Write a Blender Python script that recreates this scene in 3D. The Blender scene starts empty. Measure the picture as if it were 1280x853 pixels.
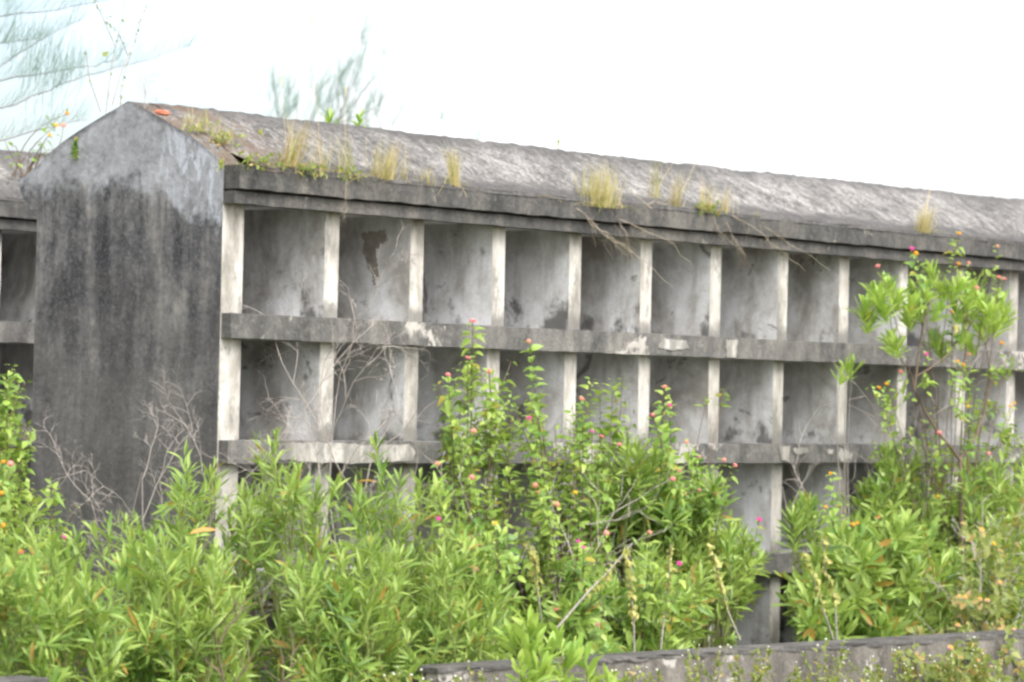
import bpy, math, random
import numpy as np
from mathutils import Vector, Matrix, noise as mnoise

S = bpy.context.scene
C = S.collection
R = random.Random(7)

# ------------------------------------------------------------------ camera
F_PX, PITCH, ROLL, YAW = 3997.4, 0.0185, 0.0221, 0.7041
CAM = Vector((-13.5166, -13.6036, 1.9))
fw = Vector((math.cos(PITCH)*math.cos(YAW), math.cos(PITCH)*math.sin(YAW), math.sin(PITCH)))
r0 = fw.cross(Vector((0, 0, 1))).normalized(); u0 = r0.cross(fw)
rt = math.cos(ROLL)*r0 + math.sin(ROLL)*u0
up = -math.sin(ROLL)*r0 + math.cos(ROLL)*u0
cd = bpy.data.cameras.new('camera'); cam = bpy.data.objects.new('camera', cd); C.objects.link(cam)
cam.matrix_world = Matrix(((rt.x, up.x, -fw.x, CAM.x), (rt.y, up.y, -fw.y, CAM.y), (rt.z, up.z, -fw.z, CAM.z), (0, 0, 0, 1)))
cd.sensor_width = 36; cd.lens = F_PX/1280*36; cd.clip_end = 3000; cd.clip_start = .1
cd.dof.use_dof = True; cd.dof.focus_distance = 18.6; cd.dof.aperture_fstop = 2.8
S.camera = cam

def at(x, y, Y):
    """world point seen at photo position (x, y) on the upright plane at depth Y"""
    d = fw*F_PX + rt*(x-640) - up*(y-426.5)
    k = (Y-CAM.y)/d.y
    return CAM + d*k

# ------------------------------------------------------------------ node helper
class NT:
    def __init__(s, name):
        s.m = bpy.data.materials.new(name); s.m.use_nodes = True
        s.t = s.m.node_tree; s.t.nodes.clear()
        s.out = s.n('ShaderNodeOutputMaterial')
    def n(s, typ, **kw):
        o = s.t.nodes.new(typ)
        for k, v in kw.items(): setattr(o, k, v)
        return o
    def set(s, sock, v):
        if isinstance(v, bpy.types.NodeSocket): s.t.links.new(v, sock)
        else: sock.default_value = v
    def math(s, op, a, b=0.0, clamp=False):
        o = s.n('ShaderNodeMath', operation=op, use_clamp=clamp); s.set(o.inputs[0], a); s.set(o.inputs[1], b); return o.outputs[0]
    def mix(s, f, a, b, blend='MIX'):
        o = s.n('ShaderNodeMix', data_type='RGBA', blend_type=blend)
        s.set(o.inputs[0], f)
        for i, v in ((6, a), (7, b)):
            if not isinstance(v, bpy.types.NodeSocket): v = (*v[:3], 1)
            s.set(o.inputs[i], v)
        return o.outputs[2]
    def ramp(s, f, stops, interp='LINEAR'):
        o = s.n('ShaderNodeValToRGB'); cr = o.color_ramp; cr.interpolation = interp
        while len(cr.elements) < len(stops): cr.elements.new(.5)
        for e, (p, c) in zip(cr.elements, stops):
            e.position = p; e.color = (c, c, c, 1) if isinstance(c, (int, float)) else (*c, 1)
        s.set(o.inputs[0], f); return o.outputs[0]
    def noise(s, vec, scale, detail=6, rough=.6, dist=0.0):
        o = s.n('ShaderNodeTexNoise'); o.inputs['Scale'].default_value = scale; o.inputs['Detail'].default_value = detail
        o.inputs['Roughness'].default_value = rough; o.inputs['Distortion'].default_value = dist
        s.set(o.inputs['Vector'], vec); return o.outputs[0]
    def coords(s, stretch=(1, 1, 1), rnd=True):
        tc = s.n('ShaderNodeTexCoord'); v = tc.outputs['Object']
        if rnd:
            oi = s.n('ShaderNodeObjectInfo'); k = s.math('MULTIPLY', oi.outputs['Random'], 37.0)
            a = s.n('ShaderNodeVectorMath', operation='ADD'); s.set(a.inputs[0], v); s.set(a.inputs[1], k); v = a.outputs[0]
        return v
    def scale(s, v, st):
        a = s.n('ShaderNodeVectorMath', operation='MULTIPLY'); s.set(a.inputs[0], v); a.inputs[1].default_value = st; return a.outputs[0]
    def sep(s):
        tc = s.n('ShaderNodeTexCoord'); o = s.n('ShaderNodeSeparateXYZ'); s.set(o.inputs[0], tc.outputs['Object']); return o.outputs
    def finish(s, col, rough=.9, bump=None, bstr=.3, bdist=.01, spec=.25):
        p = s.n('ShaderNodeBsdfPrincipled'); s.set(p.inputs['Base Color'], col if isinstance(col, bpy.types.NodeSocket) else (*col, 1))
        s.set(p.inputs['Roughness'], rough); p.inputs['Specular IOR Level'].default_value = spec
        if bump is not None:
            b = s.n('ShaderNodeBump'); b.inputs['Strength'].default_value = bstr; b.inputs['Distance'].default_value = bdist
            s.set(b.inputs['Height'], bump); s.set(p.inputs['Normal'], b.outputs[0])
        s.t.links.new(p.outputs[0], s.out.inputs[0]); return s.m

# ------------------------------------------------------------------ materials: concrete
def m_gable():
    s = NT('weathered_gable_concrete'); v = s.coords(rnd=False); x, y, z = s.sep()
    streak = s.noise(s.scale(v, (1, 3.4, .45)), 1.9, 9, .7, .3); blot = s.noise(s.scale(v, (1, 1.2, .8)), 2.1, 9, .68, .6)
    fine = s.noise(v, 24, 8, .72); mid = s.noise(v, 4.5, 8, .65, .4)
    f = s.math('ADD', s.math('ADD', s.math('MULTIPLY', streak, .36), s.math('MULTIPLY', blot, .42)), s.math('MULTIPLY', fine, .22))
    dark = s.ramp(f, [(.39, (.018, .019, .022)), (.465, (.05, .051, .056)), (.53, (.115, .114, .116)), (.61, (.235, .222, .21))])
    dark = s.mix(s.ramp(s.noise(v, 55, 5, .65), [(.54, 0), (.68, .5)]), dark, (.22, .21, .2))
    brown = s.ramp(s.math('SUBTRACT', s.math('ADD', mid, .78), s.math('MULTIPLY', z, .36)), [(.3, 0), (.62, .55)])
    dark = s.mix(brown, dark, (.105, .098, .092))
    pale = s.ramp(s.math('ADD', s.math('MULTIPLY', mid, .6), s.math('MULTIPLY', fine, .4)), [(.36, (.16, .165, .178)), (.5, (.28, .29, .31)), (.64, (.39, .405, .435))])
    wash = s.ramp(s.noise(s.scale(v, (1, 2.6, .9)), 3.4, 8, .7, 1.4), [(.50, 0), (.545, .85)])
    right = s.ramp(y, [(.0, 1), (.5, .85), (.66, 0)])         # lime wash remains nearer the open front
    pale = s.mix(s.math('MULTIPLY', wash, right), pale, (.44, .47, .53))
    edge = s.math('ADD', z, s.math('MULTIPLY', s.math('SUBTRACT', s.noise(s.scale(v, (1, 1.3, .7)), 3.2, 9, .62, .9), .5), .62))
    edge = s.math('ADD', edge, s.math('MULTIPLY', s.ramp(y, [(.10, 1), (.42, .55), (.66, 0)]), .20))
    edge = s.math('ADD', edge, s.math('MULTIPLY', s.math('SUBTRACT', s.noise(v, 16, 8, .75), .5), .42))
    f = s.math('MULTIPLY', s.math('SUBTRACT', edge, 3.07), 6, True)
    col = s.mix(s.math('MULTIPLY', f, .92), dark, pale)
    rim = s.math('MULTIPLY', s.math('SUBTRACT', s.math('ADD', z, s.math('MULTIPLY', s.math('ABSOLUTE', s.math('SUBTRACT', y, .85)), .46)), s.math('ADD', 3.575, s.math('MULTIPLY', s.noise(v, 6, 8, .7), .16))), 18, True)
    col = s.mix(s.math('MULTIPLY', rim, .8), col, (.05, .048, .05))
    return s.finish(col, .92, s.math('ADD', s.math('MULTIPLY', fine, .6), mid), .6, .02)

def m_slab(name, c1, c2, c3, patch, amt, rnd=True):
    s = NT(name); v = s.coords(rnd=rnd)
    a = s.noise(s.scale(v, (1, 1, .55)), 4.0, 9, .68); b = s.noise(v, 26, 8, .7); c = s.noise(v, 2.3, 7, .6, .6)
    d = s.noise(s.scale(v, (2.6, 1, .6)), 3.5, 8, .7)
    col = s.ramp(s.math('ADD', s.math('MULTIPLY', a, .55), s.math('MULTIPLY', d, .45)), [(.36, c1), (.5, c2), (.66, c3)])
    col = s.mix(s.ramp(b, [(.5, 0), (.7, .55)]), col, c3)
    col = s.mix(s.ramp(s.noise(v, 60, 4, .6), [(.35, .5), (.5, 0)]), col, c1)
    p = s.ramp(s.math('ADD', s.math('MULTIPLY', c, .75), s.math('MULTIPLY', b, .25)), [(amt, 0), (amt+.035, 1)])
    col = s.mix(s.math('MULTIPLY', p, .8), col, patch)
    return s.finish(col, .93, s.math('ADD', b, a), .6, .015)

def m_panel():
    s = NT('niche_plaster'); v = s.coords(); x, y, z = s.sep()
    a = s.noise(s.scale(v, (1, 1, .8)), 2.6, 8, .62, .5); b = s.noise(v, 12, 8, .7); g = s.noise(v, 50, 5, .6)
    col = s.ramp(s.math('ADD', s.math('MULTIPLY', a, .8), s.math('MULTIPLY', b, .2)), [(.38, (.24, .228, .21)), (.48, (.40, .393, .382)), (.58, (.55, .555, .565))])
    col = s.mix(s.ramp(s.noise(s.scale(v, (1, 3.5, .6)), 3.2, 7, .65), [(.5, 0), (.72, .5)]), col, (.20, .185, .165))
    col = s.mix(s.ramp(g, [(.3, .25), (.55, 0)]), col, (.22, .21, .2))
    # black mould that creeps up from the shelf
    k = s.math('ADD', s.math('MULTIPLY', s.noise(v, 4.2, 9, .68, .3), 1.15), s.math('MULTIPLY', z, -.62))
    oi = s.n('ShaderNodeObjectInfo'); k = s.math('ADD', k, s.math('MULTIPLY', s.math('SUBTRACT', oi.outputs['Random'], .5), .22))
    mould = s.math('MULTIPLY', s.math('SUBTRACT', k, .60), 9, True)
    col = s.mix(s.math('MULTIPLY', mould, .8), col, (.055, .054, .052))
    spot = s.ramp(s.noise(v, 3.1, 9, .66, .8), [(.60, 0), (.64, .7)])
    col = s.mix(spot, col, (.075, .072, .068))
    return s.finish(col, .9, b, .25, .01)

def m_white(name='whitewashed_post', stain=.62):
    s = NT(name); v = s.coords(); x, y, z = s.sep()
    a = s.noise(s.scale(v, (1.5, 1.5, .5)), 5, 8, .66); b = s.noise(v, 30, 6, .65)
    col = s.ramp(a, [(.36, (.17, .16, .14)), (.48, (.29, .272, .245)), (.62, (.41, .395, .365))])
    dirt = s.ramp(s.math('ADD', s.math('MULTIPLY', s.noise(s.scale(v, (2, 2, .8)), 4.5, 9, .7), .8), s.math('MULTIPLY', b, .2)), [(stain-.10, 0), (stain-.01, .8)])
    col = s.mix(dirt, col, (.15, .145, .135))
    foot = s.math('MULTIPLY', s.math('SUBTRACT', s.math('MULTIPLY', s.noise(v, 7, 8, .7), .24), z), 14, True)
    col = s.mix(s.math('MULTIPLY', foot, .8), col, (.12, .115, .105))
    return s.finish(col, .88, b, .25, .008)

def m_roof():
    s = NT('peeling_roof_render'); v = s.coords(rnd=False)
    skew = s.n('ShaderNodeMapping'); skew.inputs['Rotation'].default_value = (0, 0, math.radians(14)); s.set(skew.inputs['Vector'], v)
    w = skew.outputs[0]
    a = s.noise(s.scale(w, (2.0, .8, 1.0)), 5.0, 10, .76, .8); b = s.noise(s.scale(w, (2.2, 1.0, 1.0)), 17, 9, .78, .6); c = s.noise(v, 1.1, 6, .6); g = s.noise(v, 38, 6, .7)
    gr = s.noise(s.scale(w, (1.6, .9, 1)), 42, 6, .8)
    f = s.math('ADD', s.math('ADD', s.math('ADD', s.math('MULTIPLY', a, .34), s.math('MULTIPLY', b, .32)), s.math('MULTIPLY', c, .14)), s.math('MULTIPLY', gr, .20))
    col = s.ramp(f, [(.40, (.055, .053, .053)), (.475, (.12, .116, .111)), (.52, (.26, .248, .238)), (.575, (.43, .408, .388))])
    x, y, z = s.sep()
    dark = s.ramp(s.math('ADD', s.math('ABSOLUTE', s.math('SUBTRACT', y, .83)), s.math('MULTIPLY', s.math('SUBTRACT', c, .5), .5)), [(.0, .75), (.12, .5), (.26, 0), (.72, 0), (.9, .8)])
    col = s.mix(dark, col, (.075, .072, .072))
    col = s.mix(s.ramp(g, [(.36, .75), (.52, 0)]), col, (.06, .058, .058))
    soil = s.ramp(s.math('ADD', x, s.math('MULTIPLY', s.math('SUBTRACT', s.noise(v, 5, 7, .7), .5), 1.2)), [(.0, .85), (.42, .75), (.62, 0)])
    soilm = s.math('MULTIPLY', soil, s.ramp(s.noise(v, 7, 6, .7), [(.4, 0), (.55, 1)]))
    col = s.mix(soilm, col, (.14, .10, .075))
    return s.finish(col, .95, s.math('ADD', s.math('MULTIPLY', g, .5), b), .9, .03)

def m_plain(name, stops, scale=6, rough=.9, stretch=(1, 1, 1), bump=.3, rnd=True):
    s = NT(name); v = s.coords(rnd=rnd)
    a = s.noise(s.scale(v, stretch), scale, 8, .66, .3); b = s.noise(v, scale*6, 6, .65)
    col = s.ramp(s.math('ADD', s.math('MULTIPLY', a, .7), s.math('MULTIPLY', b, .3)), stops)
    return s.finish(col, rough, b, bump, .012)

# ------------------------------------------------------------------ materials: plants
def m_leaf(name, stops, trans=.45, rough=.42, dry=None, dryamt=.02):
    s = NT(name); ge = s.n('ShaderNodeNewGeometry'); ri = ge.outputs['Random Per Island']
    col = s.ramp(ri, stops)
    v = s.n('ShaderNodeTexCoord').outputs['Object']
    col = s.mix(s.ramp(s.noise(v, 2.2, 3, .5), [(.38, 0), (.66, .55)]), col, stops[-1][1])
    if dry:
        wn = s.n('ShaderNodeTexWhiteNoise', noise_dimensions='1D'); s.set(wn.inputs['W'], s.math('MULTIPLY', ri, 91.7))
        col = s.mix(s.math('LESS_THAN', wn.outputs['Value'], dryamt), col, dry)
    p = s.n('ShaderNodeBsdfPrincipled'); s.set(p.inputs['Base Color'], col); p.inputs['Roughness'].default_value = rough; p.inputs['Specular IOR Level'].default_value = .35
    t = s.n('ShaderNodeBsdfTranslucent'); s.set(t.inputs[0], s.mix(.5, col, (.34, .48, .05), 'MIX'))
    mx = s.n('ShaderNodeMixShader'); mx.inputs[0].default_value = trans
    s.t.links.new(p.outputs[0], mx.inputs[1]); s.t.links.new(t.outputs[0], mx.inputs[2]); s.t.links.new(mx.outputs[0], s.out.inputs[0])
    return s.m

M = {}
M['gable'] = m_gable()
M['slab'] = m_slab('stained_slab_concrete', (.036, .035, .034), (.092, .089, .085), (.19, .178, .162), (.36, .34, .31), .575)
M['fascia'] = m_slab('stained_fascia_concrete', (.026, .026, .026), (.062, .060, .058), (.135, .125, .11), (.27, .245, .205), .60)
M['panel'] = m_panel()
M['white'] = m_white()
M['wash'] = m_white('old_whitewash', .545)
M['roof'] = m_roof()
M['lowwall'] = m_slab('low_wall_concrete', (.034, .031, .028), (.10, .091, .081), (.20, .182, .162), (.36, .34, .315), .575)
M['darkwall'] = m_slab('dark_top_concrete', (.035, .033, .032), (.075, .072, .068), (.14, .13, .125), (.25, .23, .22), .64)  # darker concrete shared by the wall coping and the kerb
M['brownpatch'] = m_plain('exposed_brown_render', [(.35, (.15, .132, .115)), (.65, (.30, .275, .245))], 10)
M['brick'] = m_plain('red_brick', [(.35, (.36, .11, .065)), (.65, (.52, .20, .13))], 20)
M['soil'] = m_plain('earth_and_litter', [(.3, (.055, .045, .03)), (.5, (.10, .09, .05)), (.7, (.15, .13, .08))], 3, .95, rnd=False)
LANCE = [(0, (.06, .13, .035)), (.3, (.145, .255, .056)), (.7, (.25, .375, .08)), (1, (.39, .485, .14))]
M['lance'] = m_leaf('narrow_leaf_green', LANCE, dry=(.34, .20, .05), dryamt=.04)
M['lance_bright'] = m_leaf('bright_young_leaf', [(0, (.16, .29, .055)), (.5, (.28, .43, .08)), (1, (.42, .54, .13))], dry=(.40, .30, .06), dryamt=.01)
M['lantana'] = m_leaf('lantana_leaf_green', [(0, (.055, .125, .028)), (.35, (.14, .26, .055)), (.75, (.25, .38, .08)), (1, (.38, .47, .11))], dry=(.36, .30, .06), dryamt=.03)
M['lantana_pale'] = m_leaf('faded_lantana_leaf', [(0, (.10, .145, .035)), (.5, (.17, .215, .055)), (1, (.28, .30, .09))], dry=(.38, .26, .10), dryamt=.14)
M['wilt'] = m_leaf('wilting_yellow_leaf', [(0, (.22, .26, .05)), (.5, (.36, .36, .10)), (1, (.52, .46, .18))])
M['deadleaf'] = m_leaf('dead_orange_leaf', [(0, (.55, .24, .06)), (1, (.6, .32, .12))])
M['straw'] = m_leaf('dry_straw', [(0, (.26, .18, .07)), (.5, (.42, .32, .14)), (1, (.58, .47, .25))], .3, .6)
M['grass'] = m_leaf('green_grass', [(0, (.12, .17, .04)), (.6, (.23, .27, .07)), (1, (.42, .40, .16))], .35, .5)
M['needle'] = m_leaf('casuarina_needle', [(0, (.12, .20, .22)), (.6, (.20, .29, .31)), (1, (.30, .39, .40))], .5, .6)  # sky glare put into the colour: paler and bluer than real needles
M['twig'] = m_plain('grey_dry_twig', [(.3, (.18, .155, .14)), (.7, (.36, .325, .30))], 12, .9)
M['deadstalk'] = m_plain('dead_grass_stalk', [(.3, (.20, .165, .12)), (.7, (.38, .33, .26))], 12, .9)
M['stem'] = m_plain('brown_stem', [(.3, (.085, .06, .045)), (.7, (.17, .125, .09))], 12, .85)
M['greenstem'] = m_plain('green_stem', [(.3, (.12, .15, .05)), (.7, (.22, .22, .09))], 12, .8)
M['bark'] = m_plain('casuarina_bark', [(.3, (.10, .09, .085)), (.7, (.2, .18, .17))], 8, .95)
def m_petal(name, c): return m_leaf(name, [(0, tuple(v*.82 for v in c)), (1, c)], .3, .6)
M['magenta'] = m_petal('magenta_petal', (.78, .07, .42)); M['pink'] = m_petal('pink_petal', (.80, .20, .30))
M['coral'] = m_petal('coral_petal', (.80, .30, .24)); M['orange'] = m_petal('orange_petal', (.85, .30, .02))
M['yellow'] = m_petal('yellow_petal', (.85, .55, .06)); M['palepink'] = m_petal('pale_pink_petal', (.82, .46, .38)); M['whitepetal'] = m_petal('white_petal', (.8, .78, .74))

# ------------------------------------------------------------------ mesh helpers
class MB:
    def __init__(s): s.v = []; s.f = []; s.mi = []
    def box(s, x0, x1, y0, y1, z0, z1, mi=0, mx=None):
        """mx: dict of material index per face key (-x,+x,-y,+y,-z,+z)"""
        b = len(s.v)
        s.v += [(x, y, z) for z in (z0, z1) for y in (y0, y1) for x in (x0, x1)]
        fs = {'-z': (0, 2, 3, 1), '+z': (4, 5, 7, 6), '-y': (0, 1, 5, 4), '+y': (2, 6, 7, 3), '-x': (0, 4, 6, 2), '+x': (1, 3, 7, 5)}
        for k, q in fs.items(): s.f.append([b+i for i in q]); s.mi.append((mx or {}).get(k, mi))
    def rough_bar(s, x0, x1, y0, y1, z0, z1, step=.05, amp=.006, seed=0, mi=0):
        """a long bar along x whose edges wander a little, as old cast concrete does"""
        n = max(2, int((x1-x0)/step)); b = len(s.v)
        prof = [(y0, z0), (y0, (z0+z1)/2), (y0, z1), (y0+.02, z1+.001), (y1, z1), (y1, z0)]
        m = len(prof)
        for i in range(n+1):
            x = x0+(x1-x0)*i/n
            for j, (y, z) in enumerate(prof):
                if j < 4 and 0 <= i <= n:
                    q = Vector((x*6+seed, y*9+j*3.1, z*9+seed*2)); y += amp*(mnoise.noise(q)+.6*mnoise.noise(q*3.7)); z += amp*.8*(mnoise.noise(q+Vector((9, 3, 1)))+.6*mnoise.noise(q*4.1))
                s.v.append((x, y, z))
        for i in range(n):
            for j in range(m):
                a = b+i*m+j; c = b+i*m+(j+1) % m; s.f.append([a, c, c+m, a+m][::-1]); s.mi.append(mi)
        s.f.append([b+j for j in range(m)]); s.f.append([b+n*m+j for j in reversed(range(m))]); s.mi += [mi, mi]
    def prism(s, pts, ax, a0, a1, mi=0, mx=None):
        """outline pts extruded along axis ax ('x' or 'y')"""
        b = len(s.v); n = len(pts)
        for a in (a0, a1):
            for p, q in pts: s.v.append((a, p, q) if ax == 'x' else (p, a, q))
        s.f.append([b+i for i in range(n)]); s.f.append([b+n+i for i in reversed(range(n))]); s.mi += [mi, mi]
        for i in range(n):
            j = (i+1) % n; s.f.append([b+i, b+n+i, b+n+j, b+j]); s.mi.append((mx or {}).get(i, mi))
    def tube(s, pts, r0, r1, sides=4, mi=0):
        b = len(s.v); n = len(pts)
        for i, p in enumerate(pts):
            d = (Vector(pts[min(i+1, n-1)])-Vector(pts[max(i-1, 0)]))
            if d.length < 1e-6: d = Vector((0, 0, 1))
            d.normalize(); a = d.orthogonal().normalized(); c = d.cross(a)
            r = r0+(r1-r0)*i/max(1, n-1)
            for k in range(sides):
                t = 2*math.pi*k/sides; s.v.append(tuple(Vector(p)+a*(math.cos(t)*r)+c*(math.sin(t)*r)))
        for i in range(n-1):
            for k in range(sides):
                a = b+i*sides+k; c = b+i*sides+(k+1) % sides; s.f.append([a, c, c+sides, a+sides]); s.mi.append(mi)
        s.f.append([b+(n-1)*sides+k for k in range(sides)]); s.mi.append(mi)
    def build(s, name, mats, parent=None, smooth=False):
        me = bpy.data.meshes.new(name); me.from_pydata(s.v, [], s.f)
        for m in (mats if isinstance(mats, (list, tuple)) else [mats]): me.materials.append(m)
        if any(s.mi): me.polygons.foreach_set('material_index', s.mi)
        if smooth: me.polygons.foreach_set('use_smooth', [True]*len(me.polygons))
        return link(name, me, parent)

def link(name, me, parent=None):
    o = bpy.data.objects.new(name, me); C.objects.link(o)
    if parent is not None:
        o.parent = parent
        o.matrix_parent_inverse = Matrix.Translation(-parent.location)
    return o
def tag(o, label=None, cat=None, group=None, kind=None):
    if label: o['label'] = label
    if cat: o['category'] = cat
    if group: o['group'] = group
    if kind: o['kind'] = kind
    return o
def thing(name, loc, label, cat, group=None):
    o = bpy.data.objects.new(name, None); C.objects.link(o); o.location = loc; o.empty_display_size = .1
    return tag(o, label, cat, group)

# leaf templates: (x along, y across, z up), faces
def leaf_template(profile, fold=.25, curl=.25):
    v = []; f = []
    prev = None
    for x, w in profile:
        z = -curl*x*x
        if w == 0: row = [len(v)]; v.append((x, 0, z))
        else:
            row = [len(v), len(v)+1, len(v)+2]; v += [(x, -w, z+fold*w), (x, 0, z), (x, w, z+fold*w)]
        if prev is not None:
            if len(prev) == 1 and len(row) == 3: f += [[prev[0], row[1], row[0]], [prev[0], row[2], row[1]]]
            elif len(prev) == 3 and len(row) == 3: f += [[prev[0], prev[1], row[1], row[0]], [prev[1], prev[2], row[2], row[1]]]
            elif len(prev) == 3: f += [[prev[0], prev[1], row[0]], [prev[1], prev[2], row[0]]]
        prev = row
    return np.array(v, float), f
T_LANCE = leaf_template([(0, 0), (.22, .055), (.55, .088), (.82, .055), (1, 0)], .35, .22)
T_BROAD = leaf_template([(0, 0), (.25, .08), (.62, .15), (.86, .10), (1, 0)], .3, .16)
T_OVATE = leaf_template([(0, 0), (.12, .22), (.38, .33), (.7, .21), (1, 0)], .4, .3)
T_BLADE = leaf_template([(0, .010), (.3, .0095), (.6, .008), (.85, .005), (1, 0)], .3, .5)
T_NEEDLE = leaf_template([(0, .008), (.5, .008), (1, .003)], .2, .18)

class Leaves:
    def __init__(s): s.p = []; s.d = []; s.n = []; s.l = []; s.w = []; s.c = []
    def add(s, p, d, nrm, l, w=1.0): s.p.append(tuple(p)); s.d.append(tuple(d)); s.n.append(tuple(nrm)); s.l.append(l); s.w.append(w); s.c.append(R.uniform(-.3, 1.9))
    def build(s, name, T, mat, parent):
        if not s.p: return None
        tv, tf = T; k = len(tv); n = len(s.p)
        P = np.array(s.p); D = np.array(s.d); D /= np.linalg.norm(D, axis=1)[:, None]+1e-9
        N = np.array(s.n); Sd = np.cross(N, D); Sd /= np.linalg.norm(Sd, axis=1)[:, None]+1e-9; N = np.cross(D, Sd)
        Ln = np.array(s.l)[:, None, None]; Wd = np.array(s.w)[:, None, None]
        V = P[:, None]+Ln*(D[:, None]*tv[None, :, :1]+Sd[:, None]*tv[None, :, 1:2]*Wd+N[:, None]*tv[None, :, 2:3]*np.array(s.c)[:, None, None])
        V = V.reshape(-1, 3)
        sizes = [len(f) for f in tf]; flat = np.concatenate([np.array(f) for f in tf])
        idx = (flat[None]+(np.arange(n)*k)[:, None]).ravel(); tot = np.tile(sizes, n); st = np.concatenate([[0], np.cumsum(tot)[:-1]])
        me = bpy.data.meshes.new(name); me.vertices.add(len(V)); me.vertices.foreach_set('co', V.ravel())
        me.loops.add(len(idx)); me.loops.foreach_set('vertex_index', idx.astype(np.int32))
        me.polygons.add(len(tot)); me.polygons.foreach_set('loop_start', st.astype(np.int32)); me.polygons.foreach_set('loop_total', tot.astype(np.int32))
        me.update(calc_edges=True); me.validate(); me.materials.append(mat)
        return link(name, me, parent)

def rv(s=1.0): return Vector((R.uniform(-s, s), R.uniform(-s, s), R.uniform(-s, s)))
def bez(a, b, c, n): return [a*((1-t)**2)+b*(2*t*(1-t))+c*(t*t) for t in [i/n for i in range(n+1)]]
def interp(pts, x):
    if x <= pts[0][0]: return pts[0][1]
    for (a, b), (c, d) in zip(pts, pts[1:]):
        if x <= c: return b+(d-b)*(x-a)/(c-a)
    return pts[-1][1]
def stem_path(base, tip, n=7, sway=.06):
    mid = Vector((base.x*.55+tip.x*.45, base.y*.55+tip.y*.45, base.z+(tip.z-base.z)*.62))+rv(sway)
    return bez(base, mid, tip, n)
def path_dir(path, t):
    k = t*(len(path)-1); i = min(int(k), len(path)-2); return path[i].lerp(path[i+1], k-i), (path[i+1]-path[i]).normalized()

# ------------------------------------------------------------------ plants
def lance_shrub(label, base, tips, leaf=(.055, .15), w=(.7, 1.15), T=T_LANCE, mat='lance', name='narrow_leaved_shrub', cat='shrub', group=None,
                per=22, reach=.30, twigs=2, upright=.75, stemmat='greenstem', srad=.006, dead=()):
    root = thing(name, base, label, cat, group)
    st = MB(); lv = Leaves()
    def dress(path, tlo, n):
        L = sum((b-a).length for a, b in zip(path, path[1:]))
        ph = R.uniform(0, 6.28)
        for i in range(n):
            t = 1-(1-tlo)*(i/n)**1.1
            p, d = path_dir(path, min(t, .999)); a = d.orthogonal().normalized(); b = d.cross(a)
            g = ph+i*2.4; out = a*math.cos(g)+b*math.sin(g)
            spread = .16+.82*min(1, (i+.5)/(n*.8)) + R.uniform(-.15, .25)
            dr = d*(math.cos(spread)) + out*math.sin(spread) + Vector((0, 0, .18*upright)) + rv(.34)
            ln = R.uniform(*leaf)*(.55+.45*min(1, (i+2)/7))
            nn = d*1.0-out*.4+rv(.35)+Vector((0, 0, .3))
            lv.add(p, dr, nn, ln, R.uniform(*w))
    for tip in tips:
        b = Vector(base)+Vector((R.uniform(-.08, .08), R.uniform(-.08, .08), 0))
        path = stem_path(b, tip, 7, .17); L = (tip-b).length
        st.tube(path, srad, srad*.35)
        dress(path, max(.15, 1-reach/L), per)
        for k in range(twigs):
            t = R.uniform(max(.25, 1-1.9*reach/L), .85); p, d = path_dir(path, t)
            e = p+(d*.55+rv(.75)+Vector((0, 0, .25)))*R.uniform(.14, .26)
            tp = bez(p, p+d*.08, e, 3); st.tube(tp, srad*.45, srad*.25); dress(tp, .25, int(per*.6))
    st.build('stem', M[stemmat], root); lv.build('foliage', T, M[mat], root)
    for (p, d, l) in dead:
        dl = Leaves(); dl.add(p, d, (0, -.5, .8), l, 1.3); q = dl.build('dead_leaf', T_LANCE, M['deadleaf'], root); q['label'] = 'withered orange leaf'
    return root

FL = {}
def flower_mesh(kind):
    if kind in FL: return FL[kind]
    outer, inner = {'pink': ('pink', 'palepink'), 'magenta': ('magenta', 'magenta'), 'coral': ('coral', 'palepink'), 'orange': ('orange', 'yellow'),
                    'yellow': ('yellow', 'yellow'), 'palepink': ('palepink', 'yellow'), 'pinkorange': ('pink', 'orange'), 'redorange': ('coral', 'orange')}[kind]
    mb = MB(); rr = random.Random(5)
    for ring, (el, num) in enumerate([(80, 3), (55, 7), (28, 10), (5, 11)]):
        for k in range(num):
            a = 6.283*k/num+ring*.4; e = math.radians(el+rr.uniform(-6, 6))
            d = Vector((math.cos(e)*math.cos(a), math.cos(e)*math.sin(a), math.sin(e)*.8)); c = d*.020
            u = d.orthogonal().normalized(); w = d.cross(u); b = len(mb.v)
            mb.v.append(tuple(c-d*.004))
            for q in range(8):
                rad = .0072 if q % 2 == 0 else .0045
                mb.v.append(tuple(c+u*(math.cos(q*.785)*rad)+w*(math.sin(q*.785)*rad)+d*.002*rr.random()))
            for q in range(8): mb.f.append([b, b+1+q, b+1+(q+1) % 8]); mb.mi.append(1 if ring < 2 else 0)
    mb.tube([(0, 0, -.03), (0, 0, .006)], .0025, .004, 4, 2)
    me = bpy.data.meshes.new('flower_head'); me.from_pydata(mb.v, [], mb.f)
    for m in (outer, inner, 'greenstem'): me.materials.append(M[m])
    me.polygons.foreach_set('material_index', mb.mi); FL[kind] = me
    return me

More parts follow.
